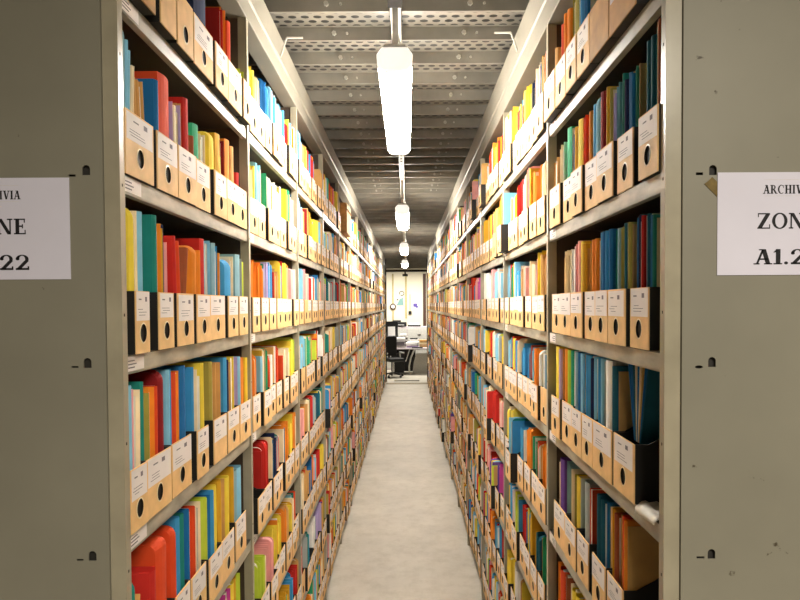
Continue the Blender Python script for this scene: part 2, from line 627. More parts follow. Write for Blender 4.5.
def sign(px_edge, side, py0, py1, label):
    yp = (YL[0] if side == 'L' else YR[0]) - .0172
    sc = yp / F
    w, h = 147 * sc, (py1 - py0) * sc
    cx, cz = on_plane_y(px_edge, (py0 + py1) / 2, yp)
    cx += -w / 2 if side == 'L' else w / 2
    b = MB()
    b.box(-w / 2, w / 2, -.0006, .0006, -h / 2, h / 2, 'sign_paper')
    o = b.build('paper_sign', loc=(cx, yp, cz))
    tag(o, label, 'sign', 'paper signs on the rack ends')
    # lines: text, cap height px, baseline offset from sign top px, total width px
    for txt, cap, base, tw in (('ARCHIVIA', 8.6, 21.3, 50), ('ZONE', 15.5, 56, 62), ('A1.22', 15.2, 91.5, 67)):
        gl = [glyph(c) for c in txt]
        tot = sum(g[0] for g in gl) + .06 * (len(gl) - 1)
        kx = tw * sc / tot
        kz = cap * sc
        x = -tw * sc / 2
        tb = MB()
        for gw, polys in gl:
            for p in polys:
                tb.face([(x + u * kx, 0, q * kz) for u, q in p], 'ink_black')
            x += (gw + .06) * kx
        tb.build('lettering', o, loc=(-3.3 * sc if side == 'R' else 0, -.0009, h / 2 - base * sc))
    # thin printed rules above and below the heading
    rb = MB()
    for yy in (7.5, 23.5):
        rb.box(-27 * sc, 23 * sc, -.0008, -.0006, h / 2 - yy * sc - .0002, h / 2 - yy * sc + .0002, 'paper_grey')
    rb.build('printed_rule', o)
    return o


sign(70, 'L', 178, 279, 'white paper sign on the end panel left of the aisle, reading ARCHIVIA ZONE A1.22')
sign(717.3, 'R', 173, 275, 'white paper sign right of the aisle, on the end panel with a brown tape scrap')

# ------------------------------------------------------- file boxes, folders
FH = .132         # height of a box front
BH = .20          # height of its back
BD = .32
T_ = .003
ORD = ['zeroth', 'first', 'second', 'third', 'fourth', 'fifth', 'sixth', 'seventh', 'eighth', 'ninth', 'tenth', 'eleventh', 'twelfth']
NUM = ['none', 'one', 'two', 'three', 'four', 'five', 'six', 'seven', 'eight', 'nine', 'ten']
HOLE = (.043, .0165, .0195)


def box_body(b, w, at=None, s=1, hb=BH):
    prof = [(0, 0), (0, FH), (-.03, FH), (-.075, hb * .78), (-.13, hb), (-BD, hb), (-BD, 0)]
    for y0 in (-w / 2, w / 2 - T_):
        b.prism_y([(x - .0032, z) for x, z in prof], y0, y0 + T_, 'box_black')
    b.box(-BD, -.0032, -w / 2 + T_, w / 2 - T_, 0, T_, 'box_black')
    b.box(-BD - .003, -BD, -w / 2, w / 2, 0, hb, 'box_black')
    b.box(-.0046, -.0036, -w / 2 + T_, w / 2 - T_, T_, FH - .004, 'box_black')  # added black sheet so the finger hole reads dark


def front_panel(b, w, h, hole=True, mt='kraft', seg=20, h2=None):
    """board standing in the yz plane with the finger hole cut through it"""
    hz, ry, rz = HOLE
    y0, y1 = -w / 2, w / 2
    if not hole:
        b.box(-.003, 0, y0, y1, 0, h, mt)
        return
    pts, out = [], []
    corners = [math.atan2(-hz, y0), math.atan2(-hz, y1), math.atan2(h - hz, y1), math.atan2(h - hz, y0)]
    qs = sorted([(-pi + 2 * pi * (k + .5) / seg) for k in range(seg)] + corners)
    for q in qs:
        dy, dz = cos(q), sin(q)
        k = min((y1 if dy > 0 else -y0) / abs(dy) if abs(dy) > 1e-9 else 1e9, ((h - hz) if dz > 0 else hz) / abs(dz) if abs(dz) > 1e-9 else 1e9)
        out.append((dy * k, hz + dz * k))
        e = 1 / math.sqrt((dy / ry) ** 2 + (dz / rz) ** 2)
        pts.append((dy * e, hz + dz * e))
    n = len(qs)
    for k in range(n):
        j = (k + 1) % n
        o1, o2, p1, p2 = out[k], out[j], pts[k], pts[j]
        b.face([(0, *o1), (0, *o2), (0, *p2), (0, *p1)], mt)
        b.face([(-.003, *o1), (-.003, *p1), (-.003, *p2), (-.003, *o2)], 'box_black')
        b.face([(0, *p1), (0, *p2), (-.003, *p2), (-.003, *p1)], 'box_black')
        b.face([(0, *o2), (0, *o1), (-.003, *o1), (-.003, *o2)], mt)


def box_label(b, w, h, r, x=.0004, full=False):
    ww = w * r.uniform(.86, .97)
    hh = h * r.uniform(.42, .5)
    zt = h - r.uniform(.001, .004)
    y0 = -ww / 2 + r.uniform(-.002, .002)
    b.box(0.0001, x, y0, y0 + ww, zt - hh, zt, 'box_label')
    e = x + .0002
    for q in range(3):
        yy = y0 + ww * r.uniform(.08, .2)
        z = zt - hh * (.62 + .1 * q)
        b.box(x, e, yy, yy + ww * r.uniform(.25, .6), z, z + .0012, 'ink')
    z = zt - hh * .34
    yy = y0 + ww * r.uniform(.55, .68)
    b.box(x, e, yy, yy + ww * .14, z, z + .010, 'ink')
    yy = y0 + ww * r.uniform(.15, .25)
    b.box(x, e, yy, yy + ww * .2, z + .003, z + .006, 'ink')


def ring(b):
    hz, ry, rz = HOLE
    n = 24
    for k in range(n):
        a, c = 2 * pi * k / n, 2 * pi * (k + 1) / n
        P = []
        for q, e in ((a, 1.0), (c, 1.0), (c, 1.16), (a, 1.16)):
            P.append((.0011 if e < 1.1 else .0002, ry * e * cos(q), hz + rz * e * sin(q)))
        b.face(P, 'ring_cream', True)


def xf(side, X, Y, Z, lx, ly, lz):
    s = 1 if side == 'L' else -1
    return (X + s * lx, Y + s * ly, Z + lz)


class Sub(MB):
    """collects local shapes and drops them, transformed, into a shared mesh"""

    def into(s, big, side, X, Y, Z, rx=0):
        c, sn = cos(rx), sin(rx)
        vs = [xf(side, X, Y, Z, x, y * c - z * sn, y * sn + z * c) for x, y, z in s.v]
        n = len(big.v)
        big.v.extend(vs)
        for f, mi_, sm in zip(s.f, s.m, s.sm):
            big.f.append(tuple(n + k for k in f))
            big.m.append(big.mi(s.mats[mi_]))
            big.sm.append(sm)


def corner_prof(x0, D, H, r, n=5):
    p = [(-D, 0), (x0, 0)]
    if r <= 0:
        p += [(x0, H)]
    else:
        p += [(x0 - r + r * cos(q), H - r + r * sin(q)) for q in [pi / 2 * k / n for k in range(n + 1)]]
    return p + [(-D, H)]


def folder_shapes(t, H, D, style, r, col, rn, cover, papers):
    c = min(.0013, t * .2)
    loose = style == 'spine' and t > .007 and rn.random() < .75
    if loose:
        lw = min(.0030, t * .2)
        papers.prism_y(corner_prof(-rn.uniform(.0, .006), D - .004, H - rn.uniform(.0, .016), 0), t / 2 - lw, t / 2 - .0002, rn.choice(('paper_white', 'paper_cream', 'paper_white', 'card_tan')))
        full_t, t = t, t - lw - .0002
        sh = (t - full_t) / 2
        c0, p0 = len(cover.v), len(papers.v)
    mt = 'card_' + col
    cut = rn.uniform(0, .006)
    H2 = H - rn.uniform(0, .008)
    if style == 'spine':
        cut, H2 = 0, H
    cover.prism_y(corner_prof(0, D, H, r), t / 2 - c, t / 2, mt)
    cover.prism_y(corner_prof(-cut, D, H2, r), -t / 2, -t / 2 + c, mt)
    if style == 'spine':
        bulge = min(t * .35, .006)
        pr = corner_prof(0, D, H, r)[1:]
        if r <= 0:
            pr = pr[:2]
        seg = 5
        rows = []
        for i, (x, z) in enumerate(pr):
            if r > 0 and i > 0:
                q = pi / 2 * min(1, (i - 1) / 5)
                nx, nz = cos(q), sin(q)
            else:
                nx, nz = 1, 0
            rows.append([(x + nx * bulge * sin(pi * k / seg), -t / 2 + t * k / seg, z + nz * bulge * sin(pi * k / seg)) for k in range(seg + 1)])
        for i in range(len(rows) - 1):
            for k in range(seg):
                cover.face([rows[i][k], rows[i][k + 1], rows[i + 1][k + 1], rows[i + 1][k]], mt, True)
    ti = t - 2 * c - .0004
    if ti > .0008:
        n = 1 if (style == 'spine' or ti < .005) else rn.choice((2, 3, 3))
        y = -ti / 2
        for k in range(n):
            w = ti / n
            ins = rn.uniform(.002, .010)
            dz = rn.uniform(.004, .022)
            papers.prism_y(corner_prof(-ins - cut, D - .002, H - dz, max(0, r * .9)), y, y + w * .96, rn.choice(('paper_white', 'paper_white', 'paper_cream', 'paper_grey', 'paper_cream')))
            y += w
    if loose:
        if cover is papers:
            cover.v[c0:] = [(x, y + sh, z) for x, y, z in cover.v[c0:]]
        else:
            cover.v[c0:] = [(x, y + sh, z) for x, y, z in cover.v[c0:]]
            papers.v[p0:] = [(x, y + sh, z) for x, y, z in papers.v[p0:]]


BOXLIMIT, FOLDLIMIT = 300, 300
nbox = nfold = 0
stuff_box, stuff_fold = MB(), MB()
DOWN = ['top shelf', 'second shelf down', 'third shelf down', 'fourth shelf down', 'fifth shelf down', 'sixth shelf down', 'seventh shelf down', 'lowest shelf']
BAYN = ['nearest', 'second', 'third', 'fourth', 'fifth']


def in_frame(side, k, i):
    """whether any of this compartment can show in the picture"""
    X, Y, LIP = (XL, YL, LIP_L) if side == 'L' else (XR, YR, LIP_R)
    zs = (LIP[i] + LIPH, LIP[i] + LIPH + .3)
    for f in (.15, .5, .9):
        for z in zs:
            if 4 < proj(X, Y[k] + f, z)[1] < 594:
                return True
    return False


def make_box(side, X, Yc, Z, w, label, individual, bay, opts, rn):
    rz = 0 if side == 'L' else pi
    hole = 'nohole' not in opts
    lab = 'nolabel' not in opts
    fmt = 'carton' if 'carton' in opts else 'kraft'
    h = FH
    if individual:
        b = MB()
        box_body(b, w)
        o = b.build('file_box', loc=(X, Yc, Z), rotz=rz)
        tag(o, label, 'file box', 'kraft file boxes on the racks')
        p = MB()
        front_panel(p, w, h, hole, fmt)
        q = p.build('front_panel', o)
        q['label'] = 'kraft board front' + (' with a finger hole' if hole else '')
        if hole and bay < 2:
            p = MB(); ring(p); p.build('hole_rim', q)
        if lab:
            p = MB(); box_label(p, w, h, rn)
            p.build('paper_label', q)
        return o
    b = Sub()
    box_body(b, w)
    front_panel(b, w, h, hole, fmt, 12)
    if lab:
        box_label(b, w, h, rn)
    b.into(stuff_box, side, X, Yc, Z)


def make_folder(side, X, Yc, Z, t, H, col, style, r, lean, label, individual, rn, D=.235):
    rz = 0 if side == 'L' else pi
    s = 1 if side == 'L' else -1
    rx = -radians(lean) * s       # positive lean: the top goes away from the camera
    if individual:
        cv, pp = MB(), MB()
        folder_shapes(t, H, D, style, r, col, rn, cv, pp)
        o = cv.build('document_folder', loc=(X, Yc, Z), rot=(rx, 0, rz))
        tag(o, label, 'folder', 'document folders standing in the file boxes')
        if pp.v:
            q = pp.build('papers', o)
            q['label'] = 'pale sheets inside the folder'
        return o
    b = Sub()
    folder_shapes(t, H, D, style, r, col, rn, b, b)
    b.into(stuff_fold, side, X, Yc, Z, rx)


def compartment(side, k, i, boxes, folders, rn):
    """boxes: (Y0, Y1, opts, dx); folders: (Yc, t, H, colour, style, r, lean), nearest first"""
    global nbox, nfold
    X, Y, LIP = (XL, YL, LIP_L) if side == 'L' else (XR, YR, LIP_R)
    s = 1 if side == 'L' else -1
    Z = LIP[i] + LIPH + .0005
    seen = in_frame(side, k, i)
    boxes = sorted(boxes)
    per = [[] for _ in boxes]
    for f in folders:
        j = min(range(len(boxes)), key=lambda j: 0 if boxes[j][0] <= f[0] <= boxes[j][1] else min(abs(boxes[j][0] - f[0]), abs(boxes[j][1] - f[0])))
        per[j].append(list(f))
    rackn = 'left' if side == 'L' else 'right'
    bayn = BAYN[min(k, 4)]
    for j, (y0, y1, opts, dx) in enumerate(boxes):
        w = y1 - y0
        yc = (y0 + y1) / 2
        bx = X + s * dx
        indiv = seen and nbox < BOXLIMIT and k < 5
        adj = 'plain tan carton box' if 'carton' in opts else ('unlabelled kraft file box' if 'nolabel' in opts else 'kraft file box')
        lab = f"{adj}, {ORD[j + 1]} along the {DOWN[i]}, {rackn} rack's {bayn} bay"
        make_box(side, bx, yc, Z, w, lab, indiv, k, opts, rn)
        nbox += 1 if indiv else 0
        fl = sorted(per[j], key=lambda f: f[0])
        if not fl:
            continue
        a, c = y0 + T_ + .0012, y1 - T_ - .0012
        gap = .0007
        tot = sum(f[1] for f in fl) + gap * (len(fl) - 1)
        sc = min(1, (c - a) / tot)
        # lay them out in order, near where they were seen; a leaning folder needs room at its top
        kl = 1.0
        while True:
            tn = [math.tan(radians(f[6] * kl)) for f in fl]
            ts = [f[1] * sc for f in fl]
            need = [0.0]
            for n in range(len(fl)):
                if n:
                    need.append((ts[n] + ts[n - 1]) / 2 + gap + max(0, (tn[n - 1] - tn[n]) * min(fl[n - 1][2], fl[n][2])))
            lo0 = a + ts[0] / 2 + max(0, -tn[0]) * BH
            hi0 = c - ts[-1] / 2 - max(0, tn[-1]) * BH
            if hi0 - lo0 >= sum(need) or (kl < .02 and sc < .3):
                break
            if kl > .25:
                kl *= .8
            else:
                sc *= .96
                if sc < .75:
                    kl *= .7
        lay = []
        for n, f in enumerate(fl):
            least = lo0 if n == 0 else lay[-1][0] + need[n]
            most = hi0 - sum(need[n + 1:])
            lay.append((max(least, min(f[0], most)), ts[n]))
        leans = [math.degrees(math.atan(v)) for v in tn]
        cnt = {}
        for f in fl:
            cnt[f[3]] = cnt.get(f[3], 0) + 1
        used = {}
        for n, f in enumerate(fl):
            fy, t = lay[n]
            col = f[3]
            used[col] = used.get(col, 0) + 1
            lean = leans[n]
            fi = seen and nfold < FOLDLIMIT and k < 3
            if fi:
                thick = 'thick ' if t > .026 else ''
                if cnt[col] == 1:
                    lb = f"{thick}{col} folder, only one in {ORD[j + 1]} box, {DOWN[i]}, {rackn} rack's {bayn} bay"
                else:
                    lb = f"{ORD[used[col]]} of {NUM[min(10, cnt[col])]} {col} folders, {ORD[j + 1]} box, {DOWN[i]}, {rackn} rack's {bayn} bay"
            else:
                lb = ''
            if i:
                f[2] = min(f[2], LIP[i - 1] - LIP[i] - LIPH - .012)
            make_folder(side, bx - s * (.0122 + rn.uniform(0, .006)), fy, Z + T_ + .0008 + t / 2 * abs(math.sin(radians(lean))), t, f[2], col, f[4], f[5], lean, lb, fi, rn)
            nfold += 1 if fi else 0


# ---- what stands in the nearest bays, read off the photograph in columns
# boxes: "x0 x1 opts"; folders: "x0 x1 colour [h=height] [s|o] [r] [l=lean]"
BAY1 = {
    ('L', 0): ('122 146 nohole carton;152 168 nolabel nohole;171 187 nolabel;188.6 208;210 222.6;223.4 237;238 245',
               '152 168 brown h=.26;170 178 tan o h=.27;179 186 tan o h=.25 r;190 202 navy h=.30;216 219 red h=.27;219.5 222 orange h=.29;222 225 red-orange h=.26;236 239 lime h=.17'),
    ('L', 1): ('124.5 153;157.5 177.6;178 196;197 211;213.6 225.6;226 236.5;237 246',
               '122 123 red;124 127.5 grey-blue s r h=.30;128 130.5 light blue s l=4 h=.28;131 133.5 light blue s l=6 h=.265;134 136 cream o l=7 h=.24;143 145 tan o l=-5 h=.22;145.5 148 tan o l=-7 h=.22;148.5 151 tan o l=-9 h=.22;155 160 deep blue h=.25;161 172 red-orange s h=.28;173 180 lilac o h=.24;181 183 tan h=.25;184 189 red h=.27;191 194 brown h=.19;194 201 green s l=-4 h=.23;202 207 cream o h=.22;208 213 yellow s h=.24 r;214 219 mustard s h=.25;219.5 221 lime h=.19;222 224 dark red h=.25;225 230 orange s h=.26;231 234 tan h=.25;236 238 red h=.18;241 244 cream h=.13'),
    ('L', 2): ('134 147.6;158 173;176.6 192.6;195.6 209;211 225.6;228 237.7;238.3 246.6',
               '126 132 yellow s r h=.30;133 137 cream o h=.30;137.5 143 light blue s h=.30;144 152 teal s h=.305;153 156.5 orange h=.29;157 158.5 light blue h=.28;159 161 mustard h=.28;162 165 navy s h=.29;166 168 pink o h=.25;168.5 171.5 red s l=-3 h=.27;172 175 red-orange l=-5 h=.26;177 179.5 brown s l=11 h=.25;196 200 orange s r h=.255 l=3;200.5 203 orange s h=.25;203.5 208 red s h=.285;209 213 light blue h=.29;213.5 217 grey-blue h=.285;217.5 220 blue h=.28;221 222 orange h=.26;222.5 229 blue s r h=.24;230 232 cream o h=.26;233 239 grey-blue s h=.27 l=2;240 241.5 grey h=.26;242 244 lime h=.25'),
    ('L', 3): ('128.5 147.5;148 172;174 193;197 208;215 227.6 nohole;228.8 240;240.3 252',
               '127 134 light blue s h=.30;135 137 pink o h=.29;138 143 cream o h=.285 l=2;143 146 teal h=.30;147 151 olive h=.27;152 156 orange h=.28;156.5 160 red-orange s h=.28;160.5 166 dark red s r h=.31;167 171 light blue s h=.31;171.5 174 blue h=.31;175 180 red-orange s h=.30;180.5 183 orange o h=.30;184 191 deep blue s h=.31;192 194 blue h=.30;195 200 cream o h=.29;201 204 white o h=.27;205 208 yellow s l=-2 h=.305;209 212 olive h=.30;214 218 tan o h=.29;219 222 tan o h=.29;223 227 blue s h=.30;227.5 229 navy h=.29;229.5 232 tan o h=.28;233 236 yellow h=.295;236.5 239 lilac h=.29;239.5 242 light blue h=.29;243 246 orange s h=.285;246.5 249.5 orange h=.28;250 252 yellow h=.28'),
    ('L', 4): ('129 150;153 175;178 192;192.5 207;208 221;221.6 233.6;237 247',
               '130 133 red h=.25;134 138 teal s r h=.27;139 146 tan o h=.22;147 154 red s h=.255;155 166 red-orange s r h=.30;167 176 red-orange s r h=.295;177 183 blue s h=.31;183.5 188 teal s h=.31;189 191 deep blue h=.31;191.5 195 red-orange o h=.305;195.5 198 red-orange h=.30;199 202 cream o h=.30;202.5 206 lime h=.30;206.5 209 deep blue h=.30;209.5 213 blue s h=.305;214 215 olive h=.30;215.5 219 yellow s h=.31;219.5 223 mustard s h=.31;223.5 227 tan o h=.30;227.5 231 yellow s h=.30;232 234 mustard h=.31;236 239 grey-blue l=3 h=.29;239.5 244 light blue s h=.29'),
    ('L', 5): ('130 152;153 172;174 189;190 203;204 217;218 231;232 246',
               '135 142 tan;143 150 red;156 163 blue;164 170 cream;176 186 orange;192 200 yellow;206 215 teal s;219 224 dark red h=.27;224.5 229 pink o h=.26;230 234 magenta h=.29;235 238 yellow s h=.30;239 242 mustard h=.30;243 246 lime h=.29'),
    ('R', 0): ('617 644 nohole carton;597 616.5 nohole nolabel carton;584 596.5;573 583.3;561.5 571.6;550 561',
               '632 640 tan o h=.25;622 630 tan o h=.24;606 614 tan o h=.22;598 604 grey-blue h=.25;590 593 deep blue h=.30;586 589 blue h=.30;581 585 olive s h=.30;577 580 olive h=.28;573.5 576.5 orange s h=.26;570.5 573 orange h=.26;567.5 570 red-orange h=.24;564 567 cream o h=.22;561 563 tan h=.20'),
    ('R', 1): ('641 662;615.6 631;597.6 613.6;584 597;572.6 583.4;562 572;551 561',
               '658 662 brown s h=.30;655 657.5 tan h=.30;652 654.5 teal h=.30;645 651 dark teal s h=.285;639 644.5 dark teal s h=.285;636 638.5 tan o h=.27;632.5 635.5 teal h=.27;629 632 deep blue s h=.26;625.5 628.5 deep blue s h=.27;622 625 navy h=.26;620 621.5 teal h=.28;616 619 grey-blue o h=.27;613 615.5 lilac o h=.25;610.5 612.5 olive h=.27;607.5 610 mustard s h=.28;605 607 brown h=.27;600 604 dark red s h=.28;597.5 599.5 cream h=.28;593.5 597 light blue s r h=.29;590 593 blue s h=.28;587 589.5 orange s h=.27;584.5 586.5 red-orange h=.27;579.5 583.5 yellow s h=.27;576.5 579 mustard h=.26;573 576 blue s h=.27;570.5 572.5 deep blue h=.27;565.5 570 green s h=.29;562 565 white o h=.26;558.5 561.5 cream o h=.26;554 558 tan h=.23'),
    ('R', 2): ('630 648;610 627;596.3 609;584 596;572 583.4;561 571;551 560.4',
               '657 660 teal s h=.28;654 656.5 deep blue h=.28;651 653.5 dark teal s h=.285;648 650.5 dark teal s h=.285;645 647.5 teal h=.285;641.5 644.5 red h=.285;638.5 641 dark teal s h=.29;636 638 navy s h=.29;633 635.5 deep blue s h=.285;630.5 632.5 olive h=.28;627.5 630 dark teal s h=.28;624.5 627 grey o h=.28;622 624 olive h=.275;618.5 621.5 grey-blue s h=.275;615 618 teal h=.275;612 614.5 deep blue s h=.28;609 611.5 light blue h=.275;606 608.5 blue s h=.28;603 605.5 deep blue s h=.28;600 602.5 blue h=.28;597.5 599.5 tan o h=.265;594.5 597 orange s h=.27;591.5 594 orange s h=.27;588.5 591 tan o h=.265;585 588 mustard h=.265;581.5 584.5 yellow s h=.275;578 581 pink s h=.28;574.5 577.5 pink o h=.28;570 574 white o h=.27;566 569.5 cream o h=.265;562.5 565.5 cream o h=.265;560 562 tan h=.25'),
    ('R', 3): ('614 634.4;594 612.6;583 593.6;572.6 582.8;561.6 571.8;553 560.9',
               '613 617 dark teal s h=.285;605 612 white s h=.305;602.5 604.5 grey o h=.30;599.5 602 light blue s h=.30;597 599 blue h=.30;594.5 596.5 light blue s h=.30;591.5 594 navy h=.29;588.5 591 blue s h=.30;585.5 588 blue s h=.30;582 585 light blue s h=.305;579 581.5 deep blue s h=.305;576 578.5 grey-blue s h=.305;573 575.5 white o h=.30;570 572.5 green s h=.295;567 569.5 lime s h=.295;564 566.5 orange s h=.30;562 563.7 tan o h=.295;559.5 561.5 lilac s h=.29;555 559 yellow s h=.30'),
    ('R', 4): ('606.3 622;592.4 605;576 587;564.3 575;553 563.6',
               '628 632 orange s h=.29;624 627.5 red-orange s h=.295;620.5 623.5 tan o h=.29;617.5 620 tan o h=.285;614 617 brown s h=.285;610 613.5 mustard s h=.29;607.5 609.5 cream o h=.285;603.5 607 deep blue h=.29;600 603 dark teal s h=.29;596.5 599.5 teal h=.285;593 596 dark teal s h=.29;589 592 red-orange o h=.28;584 588.5 grey s h=.29;580.5 583.5 teal h=.27;577 580 yellow s h=.28;573.5 576.5 olive o h=.28;569.5 573 cream o h=.285;565 569 grey-blue o h=.285;561 564.5 purple s h=.285;559 560.5 cream h=.27'),
    ('R', 5): ('620 640;605 618;591 603;578 589.5;566 576.5;554 564.5',
               '630 636 tan;622 628 deep blue;608 615 teal;594 600 orange;583 586 cream;578 582 yellow s h=.28;574 577.5 yellow s h=.28;570 573 cream o h=.285;566 569 brown h=.28;560 564 red-orange s h=.28;556 559 orange h=.28'),
}
PAL_L = 'yellow 5,cream 6,light blue 4,blue 4,orange 5,red-orange 3,red 2,tan 6,green 1.5,white 4,lime 1.5,teal 1.2,pink 2,purple .4,mustard 3,grey 1,deep blue 1,dark red .5,olive 1'
PAL_R = 'yellow 4,cream 6,light blue 4,blue 4,orange 4,red-orange 3,red 2.5,tan 6,green 1.2,white 4,lime .8,teal 1.2,pink 2.5,purple .8,mustard 3,grey 2,deep blue 1.5,magenta .8,dark red .8,olive 1'


def palette(s):
    return [(' '.join(e.split()[:-1]), float(e.split()[-1])) for e in s.split(',')]


PALS = {'L': palette(PAL_L), 'R': palette(PAL_R)}


def pick(pal, rn):
    q = rn.uniform(0, sum(w for _, w in pal))
    for c, w in pal:
        q -= w
        if q <= 0:
            return c
    return pal[0][0]


def parse(side, i, spec, rn):
    X, LIP = (XL, LIP_L) if side == 'L' else (XR, LIP_R)
    s = 1 if side == 'L' else -1
    bs, fs = [], []
    for e in spec[0].split(';'):
        p = e.split()
        a, c = sorted(y_at(float(v), X, LIP[i] + LIPH + .06) for v in p[:2])
        YY = YL if side == 'L' else YR
        a, c = max(a, YY[0] + .0135), min(c, YY[1] - .0135)
        dx = rn.uniform(-.004, .006)
        if i == 0:
            dx += .016
        bs.append((a, c, p[2:], dx))
    # no two boxes may share the same stretch of shelf
    bs.sort()
    for n in range(len(bs) - 1):
        if bs[n][1] > bs[n + 1][0] - .001:
            bs[n] = (bs[n][0], bs[n + 1][0] - .001, *bs[n][2:])
    for e in spec[1].split(';'):
        p = e.split()
        a, c = sorted(y_at(float(v), X - s * .010, LIP[i] + LIPH + .2) for v in p[:2])
        col, o = [], {}
        st, r, h, l = rn.choice('so'), 0, rn.uniform(.27, .3), rn.uniform(-.5, .5)
        for w in p[2:]:
            if w in ('s', 'o'):
                st = w
            elif w == 'r':
                r = .022
            elif w.startswith('h='):
                h = float(w[2:])
            elif w.startswith('l='):
                l = float(w[2:])
            else:
                col.append(w)
        fs.append(((a + c) / 2, c - a, h, ' '.join(col), 'spine' if st == 's' else 'open', r, l))
    return bs, fs


HINTS = {
    ('L', 1, 0): 'yellow,cream,deep blue,light blue,grey,light blue,lime,blue,orange',
    ('L', 1, 1): 'yellow,light blue,white,white,white,lime,green,cream',
    ('L', 1, 2): 'orange,orange,lilac,blue,tan,yellow,yellow,pink,white',
    ('L', 1, 3): 'orange,green,red-orange,white,red-orange,cream,yellow,lime',
    ('L', 1, 4): 'green,red,olive,navy,blue,orange,yellow,orange',
    ('L', 1, 5): 'lime,pink,yellow,yellow,tan,cream,teal',
    ('L', 1, 6): 'navy,yellow,mustard,blue,red',
    ('L', 2, 0): 'blue,tan,red,orange,tan', ('L', 2, 1): 'light blue,tan,mustard,yellow,tan',
    ('L', 2, 2): 'light blue,pink,red,cream,navy', ('L', 2, 3): 'light blue,green,lime,red,white',
    ('L', 2, 4): 'pink,cream,red,grey,dark teal,teal', ('L', 2, 5): 'cream,tan,deep blue,orange,red,yellow',
    ('L', 2, 6): 'grey,teal,white,lilac,tan', ('L', 3, 2): 'dark teal,teal,grey,dark teal', ('L', 3, 3): 'teal,cream,yellow,grey',
    ('R', 1, 0): 'tan,cream,navy,yellow,light blue,red,orange,cream,yellow',
    ('R', 1, 1): 'cream,orange,pink,white,red,yellow,light blue,orange',
    ('R', 1, 2): 'tan,yellow,cream,white,blue,light blue,light blue',
    ('R', 1, 3): 'white,orange,light blue,blue,cream,red-orange,light blue',
    ('R', 1, 4): 'orange,cream,green,orange,white,blue,light blue,yellow,olive,yellow',
    ('R', 1, 5): 'green,dark teal,mustard,yellow,red,lime,white,blue,blue',
    ('R', 1, 6): 'yellow,cream,yellow,white,yellow',
    ('R', 2, 0): 'red,orange,red-orange,tan,grey', ('R', 2, 1): 'tan,yellow,red,orange,mustard',
    ('R', 2, 2): 'grey,light blue,pink,white,white', ('R', 2, 3): 'yellow,light blue,red,orange,light blue',
    ('R', 2, 4): 'pink,red,cream,light blue', ('R', 2, 5): 'magenta,purple,red,pink,red',
    ('R', 2, 6): 'red,blue,orange,red,grey', ('R', 3, 2): 'magenta,pink,red,cream', ('R', 3, 4): 'blue,green,deep blue,tan',
}


def generic(side, k, i, rn):
    Y = YL if side == 'L' else YR
    a, c = Y[k] + .024, Y[k + 1] - .024
    n = rn.choice((7, 7, 7, 8))
    W = (c - a) / n
    bs, fs = [], []
    hint = HINTS.get((side, k, i))
    hint = hint.split(',') if hint else None
    for j in range(n):
        wb = min(W - .003, rn.uniform(.112, .130))
        y0 = a + j * W + rn.uniform(0, max(0, W - wb - .002))
        opts = []
        if rn.random() < .06:
            opts.append('nolabel')
        dx = rn.uniform(-.006, .012)
        if rn.random() < .04 + (.06 if i > 4 else 0):
            dx += rn.uniform(.01, .035)
        bs.append((y0, y0 + wb, opts, dx))
        if rn.random() < .03:
            continue
        y = y0 + T_
        hb = rn.uniform(.245, .295)
        colr = pick(PALS[side], rn)
        while y < y0 + wb - .012:
            t = rn.choice((.006, .009, .012, .016, .022)) * rn.uniform(.8, 1.15)
            if rn.random() < .5:
                colr = pick(PALS[side], rn)
            if hint and rn.random() < .65:
                colr = hint[min(len(hint) - 1, int((y - a) / (c - a) * len(hint)))]
            if rn.random() < .06:
                y += rn.uniform(.01, .025)
            fs.append((y + t / 2, t, hb + rn.uniform(-.018, .014), colr, rn.choice(('spine', 'open', 'open')), rn.choice((0, 0, 0, .02)), rn.uniform(-1.2, 1.2)))
            y += t
    return bs, fs


order = []
for k in range(15):
    for side in 'LR':
        if side == 'R' and k >= 14:
            continue
        for i in range(8):
            order.append((k, side, i))
for k, side, i in order:
    rn = random.Random(1000 * k + 10 * i + (5 if side == 'R' else 0))
    if k == 0 and (side, i) in BAY1:
        bs, fs = parse(side, i, BAY1[(side, i)], rn)
    else:
        bs, fs = generic(side, k, i, rn)
        if side == 'L' and k == 4 and i == 0:
            bs = [q for q in bs if q[1] < 5.42 or q[0] > 5.87]
            fs = [q for q in fs if any(p[0] <= q[0] <= p[1] for p in bs)]
    compartment(side, k, i, bs, fs, rn)
o = stuff_box.build('file_box')
tag(o, 'hundreds of kraft file boxes filling both racks further down the aisle', 'file boxes', kind='stuff')
o = stuff_fold.build('document_folder')
tag(o, 'colourful document folders in the file boxes further down the aisle', 'folders', kind='stuff')

# open carton that sticks out of the left rack's top shelf
z0 = LIP_L[0] + LIPH + .0005
b = MB()
w, d, h = .40, .34, .26
for args in ((-d, 0, -w / 2, -w / 2 + .004, 0, h), (-d, 0, w / 2 - .004, w / 2, 0, h), (-d, -d + .004, -w / 2, w / 2, 0, h), (-.004, 0, -w / 2, w / 2, 0, h), (-d, 0, -w / 2, w / 2, 0, .004)):
    b.box(*args, 'carton')
b.box(-.0005, .012, -w / 2, w / 2, h - .06, h - .056, 'carton')
o = b.build('cardboard_carton', loc=(XL + .045, 5.645, z0))
tag(o, "open tan carton jutting out from the left rack's top shelf", 'carton')
